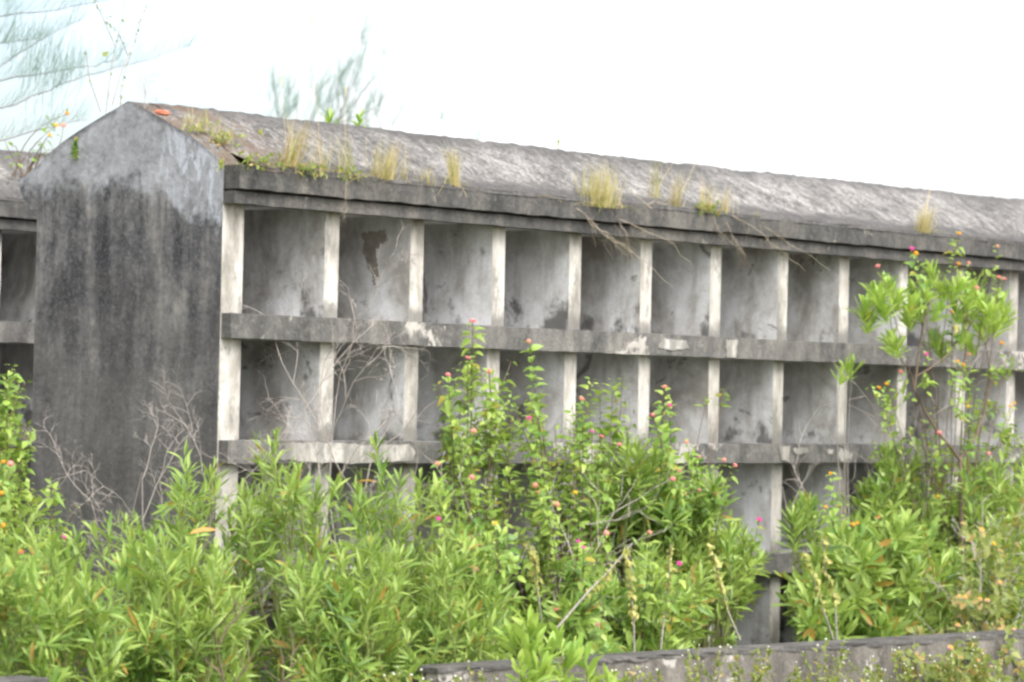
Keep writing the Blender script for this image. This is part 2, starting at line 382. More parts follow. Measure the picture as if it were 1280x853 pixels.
def lantana(label, base, tips, flowers=(), leaf=(.042, .08), mat='lantana', name='lantana_bush', group=None, per=17, reach=.66, twigs=2, sway=.18, stemmat='stem', cat='shrub', fs=1.0, bare=.08):
    root = thing(name, base, label, cat, group)
    st = MB(); lv = Leaves()
    def dress(path, tlo, n, g0):
        for i in range(n):
            t = 1-(1-tlo)*i/n; p, d = path_dir(path, min(t, .999)); a = d.orthogonal().normalized(); b = d.cross(a)
            g = g0+(i % 2)*1.57+R.uniform(-.3, .3); out = a*math.cos(g)+b*math.sin(g)
            for sgn in (1, -1):
                if R.random() < .1+bare: continue
                o = out*sgn; dr = o*.9+d*R.uniform(.1, .6)+Vector((0, 0, R.uniform(-.35, .25)))+rv(.2)
                ln = R.uniform(*leaf)*(.55 if i < 2 else 1)
                lv.add(p+o*.012, dr, Vector((0, 0, .7))+d*.5+rv(.5), ln, R.uniform(.8, 1.15))
    for j, tip in enumerate(list(tips)+[f[0] for f in flowers]):
        b = Vector(base)+Vector((R.uniform(-.1, .1), R.uniform(-.1, .1), 0))
        path = stem_path(b, tip, 8, sway); L = (tip-b).length
        st.tube(path, .0055, .0018)
        dress(path, max(.2, 1-reach/L), per, R.uniform(0, 6))
        for k in range(twigs):
            t = R.uniform(max(.3, 1-1.3*reach/L), .9); p, d = path_dir(path, t)
            e = p+(d*.5+rv(.9)+Vector((0, 0, .1)))*R.uniform(.1, .24)
            tp = bez(p, p+d*.06+rv(.02), e, 3); st.tube(tp, .0028, .0014); dress(tp, .15, 6, R.uniform(0, 6))
    st.build('stem', M[stemmat], root); lv.build('foliage', T_OVATE, M[mat], root)
    for p, kind in flowers:
        o = link('flower_head', flower_mesh(kind), root)
        o.matrix_parent_inverse = Matrix(); o.location = p-Vector(base)+Vector((0, 0, .006)); o.rotation_euler = (R.uniform(.2, .9), R.uniform(-.4, .4), R.uniform(-.9, .2)); k = R.uniform(.6, .95)*fs; o.scale = (k, k, k*.85)
    return root

def twig_rec(mb, p, d, L, r, depth):
    q = p; pts = [p]; n = 6
    for i in range(n):
        d = (d+rv(.22)).normalized(); q = q+d*L/n; pts.append(q)
        if depth > 0 and i >= 1 and R.random() < .92:
            a = d.orthogonal().normalized(); g = R.uniform(0, 6.28); o = a*math.cos(g)+d.cross(a)*math.sin(g)
            twig_rec(mb, q, (d*.75+o*R.uniform(.5, .9)).normalized(), L*R.uniform(.28, .5), r*.62, depth-1)
    mb.tube(pts, r, r*.45, 3 if depth < 2 else 4)
def bare_bush(label, base, dirs, depth=3, r=.007, group=None, name='dead_twig_bush', mat='twig', cat='dead bush'):
    root = thing(name, base, label, cat, group)
    for d, L in dirs:
        mb = MB(); twig_rec(mb, Vector(base), Vector(d).normalized(), L, r, depth); mb.build('branch', M[mat], root)
    return root

def tuft(label, base, n_dry, n_green, h, spread, group=None, hang=(), stalks=(), name='grass_tuft', leaves=0):
    root = thing(name, base, label, 'grass tuft', group); base = Vector(base); lean = Vector((R.uniform(-.35, .45), R.uniform(-.35, .15), 0))
    for part, n, m in (('dry_blades', int(n_dry*1.4), 'straw'), ('green_blades', int(n_green*1.2), 'grass')):
        lv = Leaves()
        for i in range(n):
            a = R.uniform(0, 6.28); k = R.random()**.7*spread
            d = Vector((math.cos(a)*k*2.9, math.sin(a)*k*2.0, 1))+lean*R.uniform(.2, 1.3); p = base+Vector((R.gauss(0, spread)*.16, R.gauss(0, spread)*.10, -.01))
            lv.add(p, d, Vector((-math.cos(a), -math.sin(a), .2))*-1, h*R.uniform(.45, 1.05), R.uniform(.7, 1.4)*.16/max(h, .12))
        for i in range(n//5):
            a = R.uniform(0, 6.28); lv.add(base+Vector((R.gauss(0, spread)*.4, R.gauss(0, spread)*.12, 0)), Vector((math.cos(a)*1.3, math.sin(a)*.7, R.uniform(.15, .9))), Vector((0, -.3, 1))+rv(.4), h*R.uniform(.3, .8), .9)
        lv.build(part, T_BLADE, M[m], root)
    if leaves:
        lv = Leaves()
        for i in range(leaves):
            lv.add(base+Vector((R.uniform(-.12, .12), R.uniform(-.06, .04), R.uniform(-.02, .06))), rv(1)+Vector((0, -.3, .1)), Vector((0, -.4, .8))+rv(.4), R.uniform(.02, .045), 1)
        lv.build('creeper_leaves', T_OVATE, M['lantana_pale'], root)
    for pts, r in hang:
        r *= .75; pts = [p.lerp(q, t)+rv(.012) for p, q in zip(pts, pts[1:]) for t in (0, .33, .66)]+[pts[-1]]; mb = MB(); mb.tube(pts, r, r*.45, 4)
        d = (pts[-1]-pts[0]).normalized()
        for k in range(9):
            i = R.randrange(len(pts)*2//3); q = pts[i]; mb.tube([q, q+d*.05+rv(.03), q+d*.10+rv(.06)-Vector((0, 0, .02)), q+d*.14+rv(.09)-Vector((0, 0, .06))], r*.45, r*.2, 3)
        mb.build('hanging_stalk', M['deadstalk'], root)
    for top in stalks:
        mb = MB(); pts = bez(base, base.lerp(top, .6)+Vector((-.02, 0, .06)), top, 6); mb.tube(pts, .0016, .0009, 3)
        mb.tube([pts[-2].lerp(top, .3), pts[-2].lerp(top, .7), top+(top-pts[-2])*.3], .002, .0045, 4); mb.build('seed_stalk', M['straw'], root)
    return root

def region(outline, ybot, n, Y0, Y1, pw=1.0):
    x0, x1 = outline[0][0], outline[-1][0]; out = []
    for i in range(n):
        x = x0+(x1-x0)*((i+R.random())/n); t = interp(outline, x); y = t+(ybot-t)*R.random()**pw
        Y = Y0+(Y1-Y0)*R.random(); out.append(at(x, y, Y))
    return out
def ground_pt(x, Y):
    p = at(x, 800, Y); return Vector((p.x, Y, 0))

# ------------------------------------------------------------------ setting
def ground():
    n = 60; v = []; f = []; xs = [-1500, -300, -60]+[-30+i*1.2 for i in range(51)]+[60, 300, 1500]
    ys = [-1500, -300, -60]+[-25+i*1.2 for i in range(45)]+[60, 300, 1500]
    for y in ys:
        for x in xs: v.append((x, y, .0+.02*mnoise.noise(Vector((x*.5, y*.5, 0)))-.02))
    w = len(xs)
    for j in range(len(ys)-1):
        for i in range(w-1): f.append([j*w+i, j*w+i+1, (j+1)*w+i+1, (j+1)*w+i])
    me = bpy.data.meshes.new('ground'); me.from_pydata(v, [], f); me.materials.append(M['soil']); tag(link('ground', me), kind='structure')
ground()

# ------------------------------------------------------------------ niche blocks
E_, WD = .178, 1.6555
ROWS = [(2.379, 3.055), (1.625, 2.233), (.831, 1.4895), (.1, .686)]
DX = [{1: .03, 2: .02, 3: .02, 4: .005, 5: -.007, 6: -.01, 7: .004, 8: .003}, {1: .009, 3: -.011, 4: -.014, 5: -.014, 6: -.003, 7: -.016, 8: -.011, 9: .013, 10: .036}, {7: -.023}, {}]
PROFILE = [(0, 3.262), (.055, 3.288), (.126, 3.346), (.21, 3.402), (.35, 3.470), (.562, 3.566), (.704, 3.625), (.80, 3.664), (.85, 3.676), (.91, 3.652), (1.061, 3.598), (1.277, 3.515), (1.422, 3.452), (1.569, 3.376), (WD, 3.31)]

def niche_block(label, ox, oy, L, nposts, far_gable=True, full=True):
    root = thing('niche_block', (ox, oy, 0), label, 'burial niches')
    T = lambda o: setattr(o, 'matrix_parent_inverse', Matrix()) or o     # parts are built in the block's own axes
    def gable(x0, x1):
        mb = MB()
        mb.prism([(0, 0), (0, 3.03)]+PROFILE+[(WD, 0)], 'x', x0, x1, 0, {0: 1, **{i: 2 for i in range(1, len(PROFILE)+1)}})
        o = T(mb.build('gable_wall', [M['gable'], M['white'], M['roof']], root)); return o
    gable(-E_, 0)
    if far_gable: gable(L, L+E_)
    T(_b('base', lambda b: b.rough_bar(-E_-.02, L+E_+.02, -.1, WD+.06, -.3, .1, seed=4), M['slab'], root))
    X1 = L+E_
    for k, (z0, z1) in enumerate(((2.233, 2.379), (1.4895, 1.625), (.686, .831))):
        b = MB(); b.rough_bar(-E_+.01, X1-.01, -.08, .0-.002, z0, z1, amp=.006, seed=ox+k*7.3)
        b.box(.002, L-.002, -.03, WD-.1, z0+.004, z1-.006, 1)  # inner slab in pale plaster, chosen to bounce fill light into the niches
        T(b.build('shelf', [M['slab'], M['panel']], root))
    b = MB(); b.rough_bar(-E_, X1, -.10, -.002, 3.03, 3.103, amp=.005, seed=ox+31); b.box(.002, L-.002, -.05, WD-.1, 3.055, 3.2, 1)  # ceiling box in the same pale plaster, for bounced fill light
    b.box(-E_+.02, X1-.02, -.06, -.004, 3.09, 3.13)
    b.rough_bar(-E_, X1, -.14, -.002, 3.118, 3.258, amp=.009, seed=ox+47)
    T(b.build('cornice', [M['fascia'], M['panel']], root))
    b = MB(); b.prism([(WD+.002, 3.03), (WD+.085, 3.035), (WD+.10, 3.07), (WD+.135, 3.10), (WD+.168, 3.15), (WD+.18, 3.195), (WD+.172, 3.226), (WD+.11, 3.255), (WD+.05, 3.28), (WD+.002, 3.305)], 'x', -E_+.002, X1-.002); T(b.build('rear_cornice', M['gable'], root))
    T(_b('back_wall', lambda b: b.box(0, L, WD-.1, WD-.001, .05, 3.2), M['panel'], root))
    # roof skin
    prof = [(-.145, 3.235), (-.135, 3.262), (-.09, 3.285)]+[(y, z+.012) for y, z in PROFILE[2:]]+[(WD+.06, 3.29), (WD+.13, 3.258)]
    pr = []
    for (a, b_), (c, d) in zip(prof, prof[1:]):
        m = max(1, int(math.hypot(c-a, d-b_)/.045))
        pr += [(a+(c-a)*i/m, b_+(d-b_)*i/m) for i in range(m)]
    pr.append(prof[-1]); n = int(L/.05); rb = MB(); w = len(pr)
    for i in range(n+1):
        x = -.004+(L+.008)*i/n
        for j, (y, z) in enumerate(pr):
            q = Vector((x*2.2+ox, y*2.2, 0)); h = .012*mnoise.noise(q)+.010*mnoise.noise(q*3.1)+.010*mnoise.noise(q*8)+.008*mnoise.noise(q*17)
            h *= min(1, x/.3); h -= .008*max(0, 1-x/.3)
            h += max(0, x-5)*.006*(1-abs(y-.83)/1.0)
            rb.v.append((x, y, z+h*(1 if 2 < j < w-3 else .35)))
    for i in range(n):
        for j in range(w-1):
            a = i*w+j; rb.f.append([a, a+w, a+w+1, a+1]); rb.mi.append(0)
    T(rb.build('roof', M['roof'], root, True))
    parts = {}
    for k, (z0, z1) in enumerate(ROWS):
        mb = MB(); h = z1-z0
        mb.box(0, .125, 0, WD-.1, 0, h, 0, {'-y': 1}); src = None
        for i in range(1, nposts+1):
            if src is None:
                src = mb.build('partition', [M['panel'], M['white']], root); o = src
            else:
                o = src.copy(); C.objects.link(o); o.parent = root
            o.matrix_parent_inverse = Matrix()
            dx = DX[k].get(i, R.uniform(-.015, .015)) if full else R.uniform(-.015, .015)
            o.location = (i*.8-.125+dx, R.uniform(0, .012), z0); o.rotation_euler = (0, R.uniform(-.006, .006), 0)
            parts[(k, i)] = o
    return root, parts
def _b(name, fn, m, parent):
    b = MB(); fn(b); return b.build(name, m, parent)

block, PARTS = niche_block('long grey concrete burial niche block with dark stained gable end, filling the frame', 0, 0, 13.6, 16)
back_block, _ = niche_block('second grey niche block behind the gable end, only its corner seen at the left edge', .66-2.4, 3.9, 9.6, 11, True, False)

def jag(pts, amp, n=5):
    out = []
    for (a, b), (c, d) in zip(pts, pts[1:]+pts[:1]):
        for i in range(n): t = i/n; out.append((a+(c-a)*t+R.uniform(-amp, amp), b+(d-b)*t+R.uniform(-amp, amp)))
    return out
def shelf_patch(pts_px, parent, label):
    pts = []
    for x, y in pts_px: p = at(x, y, -.09); pts.append((p.x, p.z))
    mb = MB(); mb.prism(jag(pts, .006, 9), 'y', -.0875, -.07); o = mb.build('whitewash_patch', M['wash'], parent); o['label'] = label
    return o
shelves = [o for o in block.children if o.name.startswith('shelf')]
def patch(pts, sh, lab):
    o = shelf_patch(pts, sh, lab); o.matrix_parent_inverse = Matrix()
patch([(358, 555), (400, 553), (450, 556), (512, 555), (520, 566), (515, 577), (440, 579), (380, 578), (350, 574)], shelves[1], 'broad white paint remains')
patch([(828, 424), (858, 425), (862, 436), (842, 438), (824, 435)], shelves[0], 'small white paint remains')
patch([(908, 425), (922, 425), (921, 447), (909, 447)], shelves[0], 'white paint run')
patch([(974, 558), (988, 559), (986, 577), (977, 575)], shelves[1], 'white drip mark')
patch([(992, 561), (1010, 560), (1012, 566), (995, 568)], shelves[1], 'small white paint fleck')
patch([(1034, 562), (1042, 562), (1041, 567), (1033, 567)], shelves[1], 'small white paint fleck')
# fallen plaster in the second niche of the top row, on the face of the partition
def peel(i, row, pts, mat='brownpatch'):
    o = PARTS[(row, i)]; px = i*.8-.125
    mb = MB(); ply = jag(pts, .016, 8); mb.prism(ply, 'x', -.004, .003)
    q = mb.build('peeled_plaster_patch', M[mat], o); q.matrix_parent_inverse = Matrix(); q['label'] = 'brown patch of fallen plaster'
peel(2, 0, [(.42, .57), (.22, .60), (.20, .52), (.30, .46), (.27, .30), (.30, .22), (.34, .34), (.40, .42)])

# low wall
def low_wall():
    p0 = at(548, 836, -2.28)
    root = thing('low_wall', (p0.x, -2.28, 0), 'low weathered concrete wall along the bottom right, in front of the bushes', 'wall'); root.rotation_euler = (0, 0, math.radians(-4.4))
    b = MB(); b.rough_bar(0, 10.5, 0, .22, -.1, .44, amp=.014, seed=3); o = b.build('wall_body', M['lowwall'], root); o.matrix_parent_inverse = Matrix()
    b = MB(); b.rough_bar(-.01, 10.51, -.004, .226, .433, .462, amp=.012, seed=9); o = b.build('coping', M['darkwall'], root); o.matrix_parent_inverse = Matrix()
low_wall()
def kerb():
    p0 = at(-90, 852, -2.75); p1 = at(62, 848.5, -2.75); z = p1.z
    b = MB(); b.rough_bar(p0.x-p1.x, 0, 0, .2, -.1, z, amp=.012, seed=5)
    o = b.build('concrete_kerb', M['darkwall']); o.location = (p1.x, -2.75, 0)
    tag(o, 'dark concrete kerb at the bottom left corner', 'kerb')
kerb()
def stone(x, y, Y, sx, sy, sz, mat, label, name):
    import bmesh
    bm = bmesh.new(); bmesh.ops.create_icosphere(bm, subdivisions=3, radius=1); c = at(x, y, Y)
    for v in bm.verts:
        q = v.co.copy(); m = max(abs(q.x), abs(q.y), abs(q.z)); q = q.lerp(q/m*.86, .65); q *= 1+.12*mnoise.noise(q*1.7+Vector((x, y, 0))); v.co = (q.x*sx, q.y*sy, q.z*sz)
    me = bpy.data.meshes.new(name); bm.to_mesh(me); bm.free(); me.materials.append(M[mat]); o = link(name, me); o.location = c; o.rotation_euler = (.1, .05, R.uniform(-.5, .5)); return o
tag(stone(203, 141, .47, .04, .045, .018, 'brick', '', 'brick_fragment'), 'orange red brick fragment lying on top of the gable', 'brick')

# ------------------------------------------------------------------ vegetation, left mass
G1 = 'narrow-leaved shrubs in front of the gable'
def LS(label, outline, ybot, n, Y0, Y1, **kw):
    xm = (outline[0][0]+outline[-1][0])/2
    return lance_shrub(label, ground_pt(xm, (Y0+Y1)/2), region(outline, ybot, int(n*1.45), Y0, Y1, kw.pop('pw', 1.0)), group=kw.pop('group', G1), **kw)
LS('narrow-leaved shrub in the far left corner below the orange lantana flowers', [(-40, 690), (0, 680), (40, 665), (75, 670), (100, 690)], 850, 26, -1.9, -.9)
LS('low narrow-leaved shrub against the dark foot of the gable wall', [(80, 660), (130, 650), (150, 635), (175, 640), (210, 660), (235, 690)], 850, 26, -1.5, -.6)
LS('tallest narrow-leaved shrub, its top tuft over the first white post', [(165, 640), (180, 605), (215, 620), (240, 565), (258, 522), (266, 522), (280, 585), (310, 610), (335, 640)], 840, 46, -1.4, -.6,
   dead=[(at(236, 668, -1.6), (.75, -.3, .3), .17)])
LS('narrow-leaved shrub with two upright tips below the first open niche', [(300, 590), (325, 535), (350, 545), (385, 600), (420, 590), (440, 620)], 840, 32, -1.4, -.6)
LS('narrow-leaved shrub below the white patch on the middle shelf', [(420, 600), (450, 590), (468, 552), (478, 556), (500, 585), (530, 590), (560, 610)], 840, 32, -1.4, -.6)
LS('narrow-leaved shrub beside the tall pink lantana, right end of the left thicket', [(530, 610), (560, 610), (600, 645), (630, 690), (645, 740)], 840, 28, -1.7, -.7)
LS('narrow-leaved shrub low in front, at lower left before the tallest shrub', [(150, 690), (200, 670), (250, 680), (310, 700)], 858, 34, -2.2, -1.6, leaf=(.07, .16))
LS('narrow-leaved shrub low in front, below the white patch of the middle shelf', [(360, 680), (400, 660), (450, 655), (520, 690)], 858, 36, -2.2, -1.6, leaf=(.07, .16))
LS('narrow-leaved shrub low in front, over the dark corner kerb', [(-20, 700), (40, 700), (90, 690), (160, 710)], 840, 28, -2.3, -1.7, leaf=(.07, .16))
LS('narrow-leaved shrub spilling towards the left end of the low wall', [(510, 700), (560, 690), (610, 720), (640, 770)], 845, 28, -2.2, -1.5)
# front plant
lance_shrub('bright broad-leaved sapling standing before the low wall, bottom centre', ground_pt(685, -2.95),
            [at(x, y, Y) for x, y, Y in [(640, 800, -2.9), (660, 775, -2.95), (668, 790, -3.0), (690, 812, -3.0), (700, 800, -2.9), (712, 822, -3.), (650, 835, -3.05), (680, 840, -3.1), (720, 815, -2.9), (735, 850, -3.), (660, 812, -3.0), (765, 855, -3.)]],
            leaf=(.11, .17), T=T_BROAD, mat='lance_bright', name='broad_leaved_sapling', per=17, reach=.22, twigs=0, upright=1.2)
# right shrubs
G2 = 'narrow-leaved shrubs at the right'
LS('dense narrow-leaved shrub behind the low wall, left of the dark forked trunk', [(1000, 720), (1035, 675), (1070, 650), (1100, 630), (1140, 640), (1175, 660), (1195, 700)], 800, 46, -1.9, -1.0, group=G2, leaf=(.13, .2), T=T_BROAD, w=(.6, .85))
LS('narrow-leaved shrub under the middle shelf, behind the dark forked trunk', [(1075, 600), (1095, 560), (1130, 555), (1170, 580), (1200, 590)], 690, 26, -.8, -.35, group=G2, leaf=(.12, .18), T=T_BROAD, w=(.6, .85))
LS('narrow-leaved shrub at the right edge, beyond the dark forked trunk', [(1195, 590), (1230, 560), (1260, 555), (1300, 550)], 720, 28, -1.2, -.6, group=G2, leaf=(.11, .17))
LS('narrow-leaved shrub low at the right edge behind the low wall', [(1180, 690), (1230, 670), (1300, 660)], 800, 26, -1.7, -1.0, group=G2, leaf=(.11, .17))
LS('narrow-leaved shrub amid the pink lantana, under the third shelf', [(830, 600), (865, 580), (890, 600), (920, 645), (940, 675)], 730, 28, -1.3, -.6, group='narrow-leaved shrubs amid the lantana', leaf=(.11, .17))
LS('narrow-leaved shrub low behind the middle of the low wall', [(700, 720), (760, 690), (820, 690), (880, 720)], 815, 34, -1.9, -1.1, group='narrow-leaved shrubs amid the lantana', leaf=(.12, .19))
LS('narrow-leaved shrub rising between the lantana stems at centre', [(740, 580), (780, 555), (830, 570), (850, 600)], 690, 26, -1.1, -.5, group='narrow-leaved shrubs amid the lantana', leaf=(.11, .17))
LS('small tufted shrub in front of the fourth post from the tall right shrub', [(985, 640), (1000, 622), (1020, 630)], 660, 7, -.9, -.6, group='tufted saplings', name='tufted_sapling', leaf=(.12, .18), twigs=0)
lance_shrub('single green tuft on a thin stem, left of the tall tufted shrub', ground_pt(1075, -.7),
            [at(1058, 462, -.7), at(1066, 458, -.65), at(1050, 470, -.7)], leaf=(.1, .16), T=T_BROAD, w=(.6, .85), per=10, reach=.14, twigs=0, name='tufted_sapling', group='tufted saplings', upright=1.3, stemmat='twig', mat='lance_bright')

def tall_shrub():
    base = ground_pt(1203, -1.0)
    root = thing('tall_tufted_shrub', base, 'tall shrub with dark forked trunk and tufts of bright leaves, right of frame', 'shrub')
    Y = -1.0; q = lambda x, y, dy=0: at(x, y, Y+dy)
    mb = MB(); mb.tube([base, q(1206, 760), q(1203, 700), q(1201, 640), q(1200, 575)], .02, .014, 6); mb.build('trunk', M['stem'], root)
    tops = []
    br = [([(1200, 575), (1186, 556), (1172, 540), (1155, 512), (1143, 488)], .012, .009),
          ([(1143, 488), (1147, 455), (1150, 430), (1154, 405), (1160, 388)], .009, .006),
          ([(1143, 488), (1140, 470), (1128, 452), (1117, 430), (1112, 390)], .006, .003),
          ([(1146, 470), (1160, 462), (1180, 448), (1196, 428), (1206, 418)], .007, .004),
          ([(1200, 575), (1220, 545), (1232, 512), (1238, 470), (1232, 430)], .010, .005),
          ([(1160, 388), (1166, 370), (1176, 352), (1170, 335)], .005, .003),
          ([(1160, 388), (1140, 385), (1120, 375), (1100, 372)], .004, .0025),
          ([(1206, 418), (1220, 395), (1236, 380), (1250, 378)], .004, .0025),
          ([(1206, 418), (1206, 390), (1200, 365), (1198, 352)], .004, .0025)]
    for pts, a, b in br:
        mb = MB(); mb.tube([q(x, y, .03*math.sin(x)) for x, y in pts], a, b, 5); mb.build('branch', M['stem'], root)
    T_ = [(1080, 372), (1092, 352), (1100, 360), (1112, 345), (1122, 362), (1140, 368), (1150, 380), (1158, 350), (1165, 330), (1175, 348), (1172, 375), (1188, 350), (1200, 345), (1208, 360), (1215, 375), (1228, 368), (1240, 378), (1252, 366), (1256, 384), (1232, 390), (1203, 408), (1212, 418), (1226, 402), (1168, 412), (1175, 424), (1112, 412), (1120, 420), (1086, 388), (1135, 385), (1195, 378), (1245, 395), (1148, 362), (1218, 350), (1104, 378)]
    lv = Leaves(); mb = MB()
    nodes = [q(*p) for pts, _, _ in br for p in pts]
    for x, y in T_:
        tip = q(x, y+14, R.uniform(-.25, .25)); near = min(nodes, key=lambda n: (n-tip).length)
        mb = MB(); mb.tube(bez(near, near.lerp(tip, .5)+Vector((0, 0, -.02)), tip, 4), .0035, .002, 4); mb.build('twig', M['stem'], root)
        d = ((tip-near).normalized()*.35+Vector((0, 0, 1))+rv(.3)).normalized(); a = d.orthogonal().normalized(); b = d.cross(a)
        for i in range(27):
            g = i*2.4; o = a*math.cos(g)+b*math.sin(g); sp = .08+.85*(i/27)**.9+R.uniform(-.1, .2)
            lv.add(tip-d*.004*i, d*math.cos(sp)+o*math.sin(sp)+Vector((0, 0, .1)), d-o*.4+rv(.25), R.uniform(.10, .17)*(.6+.4*min(1, i/6)), R.uniform(.5, .75))
    lv.build('foliage', T_BROAD, M['lance_bright'], root)
tall_shrub()

# ------------------------------------------------------------------ lantanas
def LN(label, outline, ybot, n, Y0, Y1, fl, xb=None, **kw):
    xm = xb if xb is not None else (outline[0][0]+outline[-1][0])/2
    flo = [(at(x, y, Y0-kw.get('fwd', .4)*R.uniform(.6, 1)), k) for x, y, k in fl]; kw.pop('fwd', 0); n = int(n*1.12)
    return lantana(label, kw.pop('root_at', None) or ground_pt(xm, (Y0+Y1)/2), region(outline, ybot, n, Y0, Y1), flo, **kw)
G3 = 'flowering lantana bushes'
LN('tall upright lantana with a pink flower at its top, before the third niche', [(545, 480), (575, 440), (590, 415), (610, 450), (640, 470)], 640, 22, -.9, -.4,
   [(591, 403, 'pink'), (585, 449, 'pink'), (560, 470, 'pink'), (612, 465, 'coral'), (592, 540, 'coral'), (547, 581, 'coral'), (590, 598, 'pink'), (611, 466, 'coral')], group=G3)
LN('lantana with coral flowers and sprays reaching the upper shelf', [(640, 450), (655, 432), (690, 510), (725, 470), (742, 425), (772, 450), (790, 510)], 680, 26, -.9, -.4,
   [(661, 428, 'coral'), (727, 500, 'coral'), (661, 524, 'magenta'), (740, 541, 'magenta'), (752, 547, 'pink'), (774, 557, 'pink'), (669, 608, 'coral'), (675, 617, 'coral'), (696, 632, 'coral'), (719, 617, 'yellow')], group=G3)
LN('lantana with many pink flowers along the third shelf', [(790, 520), (830, 500), (850, 540), (875, 585), (895, 630), (925, 660)], 700, 22, -.9, -.35,
   [(831, 485, 'coral'), (837, 508, 'magenta'), (816, 520, 'pink'), (858, 554, 'coral'), (874, 572, 'pink'), (905, 576, 'pink'), (919, 583, 'pink'), (841, 600, 'pink'), (874, 614, 'pink'), (855, 618, 'coral'), (849, 590, 'coral'), (894, 618, 'pink'), (949, 651, 'magenta')], group=G3)
LN('shaded lantana low at centre with magenta flowers', [(560, 600), (620, 590), (680, 600), (740, 620), (790, 650)], 800, 30, -1.4, -.7,
   [(548, 650, 'magenta'), (587, 676, 'magenta'), (595, 713, 'pink'), (619, 656, 'yellow'), (758, 668, 'pink'), (723, 678, 'magenta'), (729, 686, 'magenta'), (695, 763, 'coral')], group=G3)
LN('lantana behind the middle of the low wall with a magenta flower', [(720, 700), (780, 680), (840, 690), (890, 700)], 810, 24, -1.8, -1.2,
   [(812, 667, 'coral'), (849, 706, 'magenta'), (747, 782, 'pink'), (739, 807, 'coral')], group=G3)
LN('lantana with orange flowers left of the dense right shrub', [(985, 710), (1000, 665), (1020, 640), (1050, 640), (1090, 650)], 790, 14, -.9, -.35,
   [(1038, 593, 'orange'), (1032, 635, 'orange'), (1072, 656, 'orange'), (1066, 657, 'orange'), (1098, 648, 'redorange'), (1128, 655, 'yellow'), (999, 753, 'orange')], group=G3)
LN('tallest lantana, orange flowers up to the cornice, behind the tufted shrub', [(1090, 480), (1130, 470), (1190, 440), (1240, 440), (1285, 430)], 600, 22, -.8, -.4,
   [(1097, 334, 'pink'), (1140, 312, 'magenta'), (1145, 318, 'orange'), (1199, 293, 'orange'), (1247, 309, 'coral'), (1198, 331, 'orange'), (1211, 330, 'pink'), (1249, 348, 'pink'), (1256, 350, 'pink'), (1221, 361, 'pink'), (1190, 391, 'orange'),
    (1158, 444, 'magenta'), (1197, 453, 'orange'), (1204, 457, 'orange'), (1211, 444, 'coral'), (1252, 430, 'orange'), (1126, 466, 'pinkorange'), (1108, 481, 'orange'), (1099, 486, 'orange'), (1210, 509, 'orange'), (1263, 509, 'orange'), (1268, 505, 'orange'), (1174, 542, 'pink'), (1236, 568, 'pink'), (1172, 622, 'orange')],
   group=G3, xb=1190, mat='lantana', reach=.40, per=7, twigs=1, bare=.15)
LN('faded tangled lantana with pale pink flowers in the lower right corner', [(1180, 680), (1220, 640), (1260, 620), (1300, 600)], 830, 34, -2.1, -1.2,
   [(1227, 664, 'palepink'), (1242, 681, 'yellow'), (1199, 747, 'palepink'), (1206, 748, 'palepink'), (1225, 750, 'palepink'), (1234, 752, 'palepink'), (1197, 783, 'palepink'), (1250, 730, 'palepink')],
   group=G3, mat='lantana_pale', stemmat='twig', bare=.15)
LN('lantana with orange flowers at the left edge, before the second niche block', [(-50, 440), (0, 440), (25, 460), (40, 520), (50, 600)], 720, 48, .3, 1.6,
   [(4, 579, 'orange'), (13, 581, 'pink'), (1, 618, 'orange'), (5, 659, 'orange')], group=G3, xb=-20, mat='lantana')
LN('low lantana shoots with one pink and orange flower at the left of the gable foot', [(20, 600), (60, 590), (95, 585)], 700, 8, -.6, -.2, [(26, 692, 'pinkorange'), (80, 673, 'magenta')], group=G3, xb=30)
LN('lantana with yellow flowers rising behind the left slope of the gable', [(0, 185), (12, 155), (25, 170), (60, 165), (75, 175), (100, 190)], 205, 7, 3.8, 4.0,
   [(84, 143, 'orange'), (70, 158, 'yellow'), (62, 170, 'yellow'), (79, 158, 'coral')], group=G3, root_at=at(30, 222, 3.95), mat='lantana', per=4, reach=.25, fs=1.15, twigs=0, bare=.3, fwd=0)
# single spray with a red stem against the post in the middle row
LN('thin lantana spray crossing the sixth post in the second row', [(885, 490), (905, 482), (915, 486)], 495, 3, -.35, -.3, [], group=G3, xb=840, per=4, reach=.16, twigs=0)

lantana('pale lantana trailing over the low wall at its right end', ground_pt(1230, -2.15), [at(x, y, Y) for x, y, Y in [(1130, 815, -2.76), (1155, 840, -2.80), (1180, 820, -2.84), (1200, 845, -2.84), (1215, 815, -2.80), (1235, 835, -2.86), (1250, 850, -2.84), (1265, 815, -2.80), (1280, 840, -2.84), (1140, 790, -2.4), (1175, 795, -2.4), (1212, 785, -2.4), (1248, 780, -2.4), (1275, 785, -2.45)]],
        [(at(1188, 811, -2.86), 'palepink'), (at(1267, 788, -2.84), 'palepink'), (at(1222, 826, -2.89), 'palepink')], mat='lantana_pale', group=G3, per=10, reach=.4, twigs=2, stemmat='twig', bare=.15)
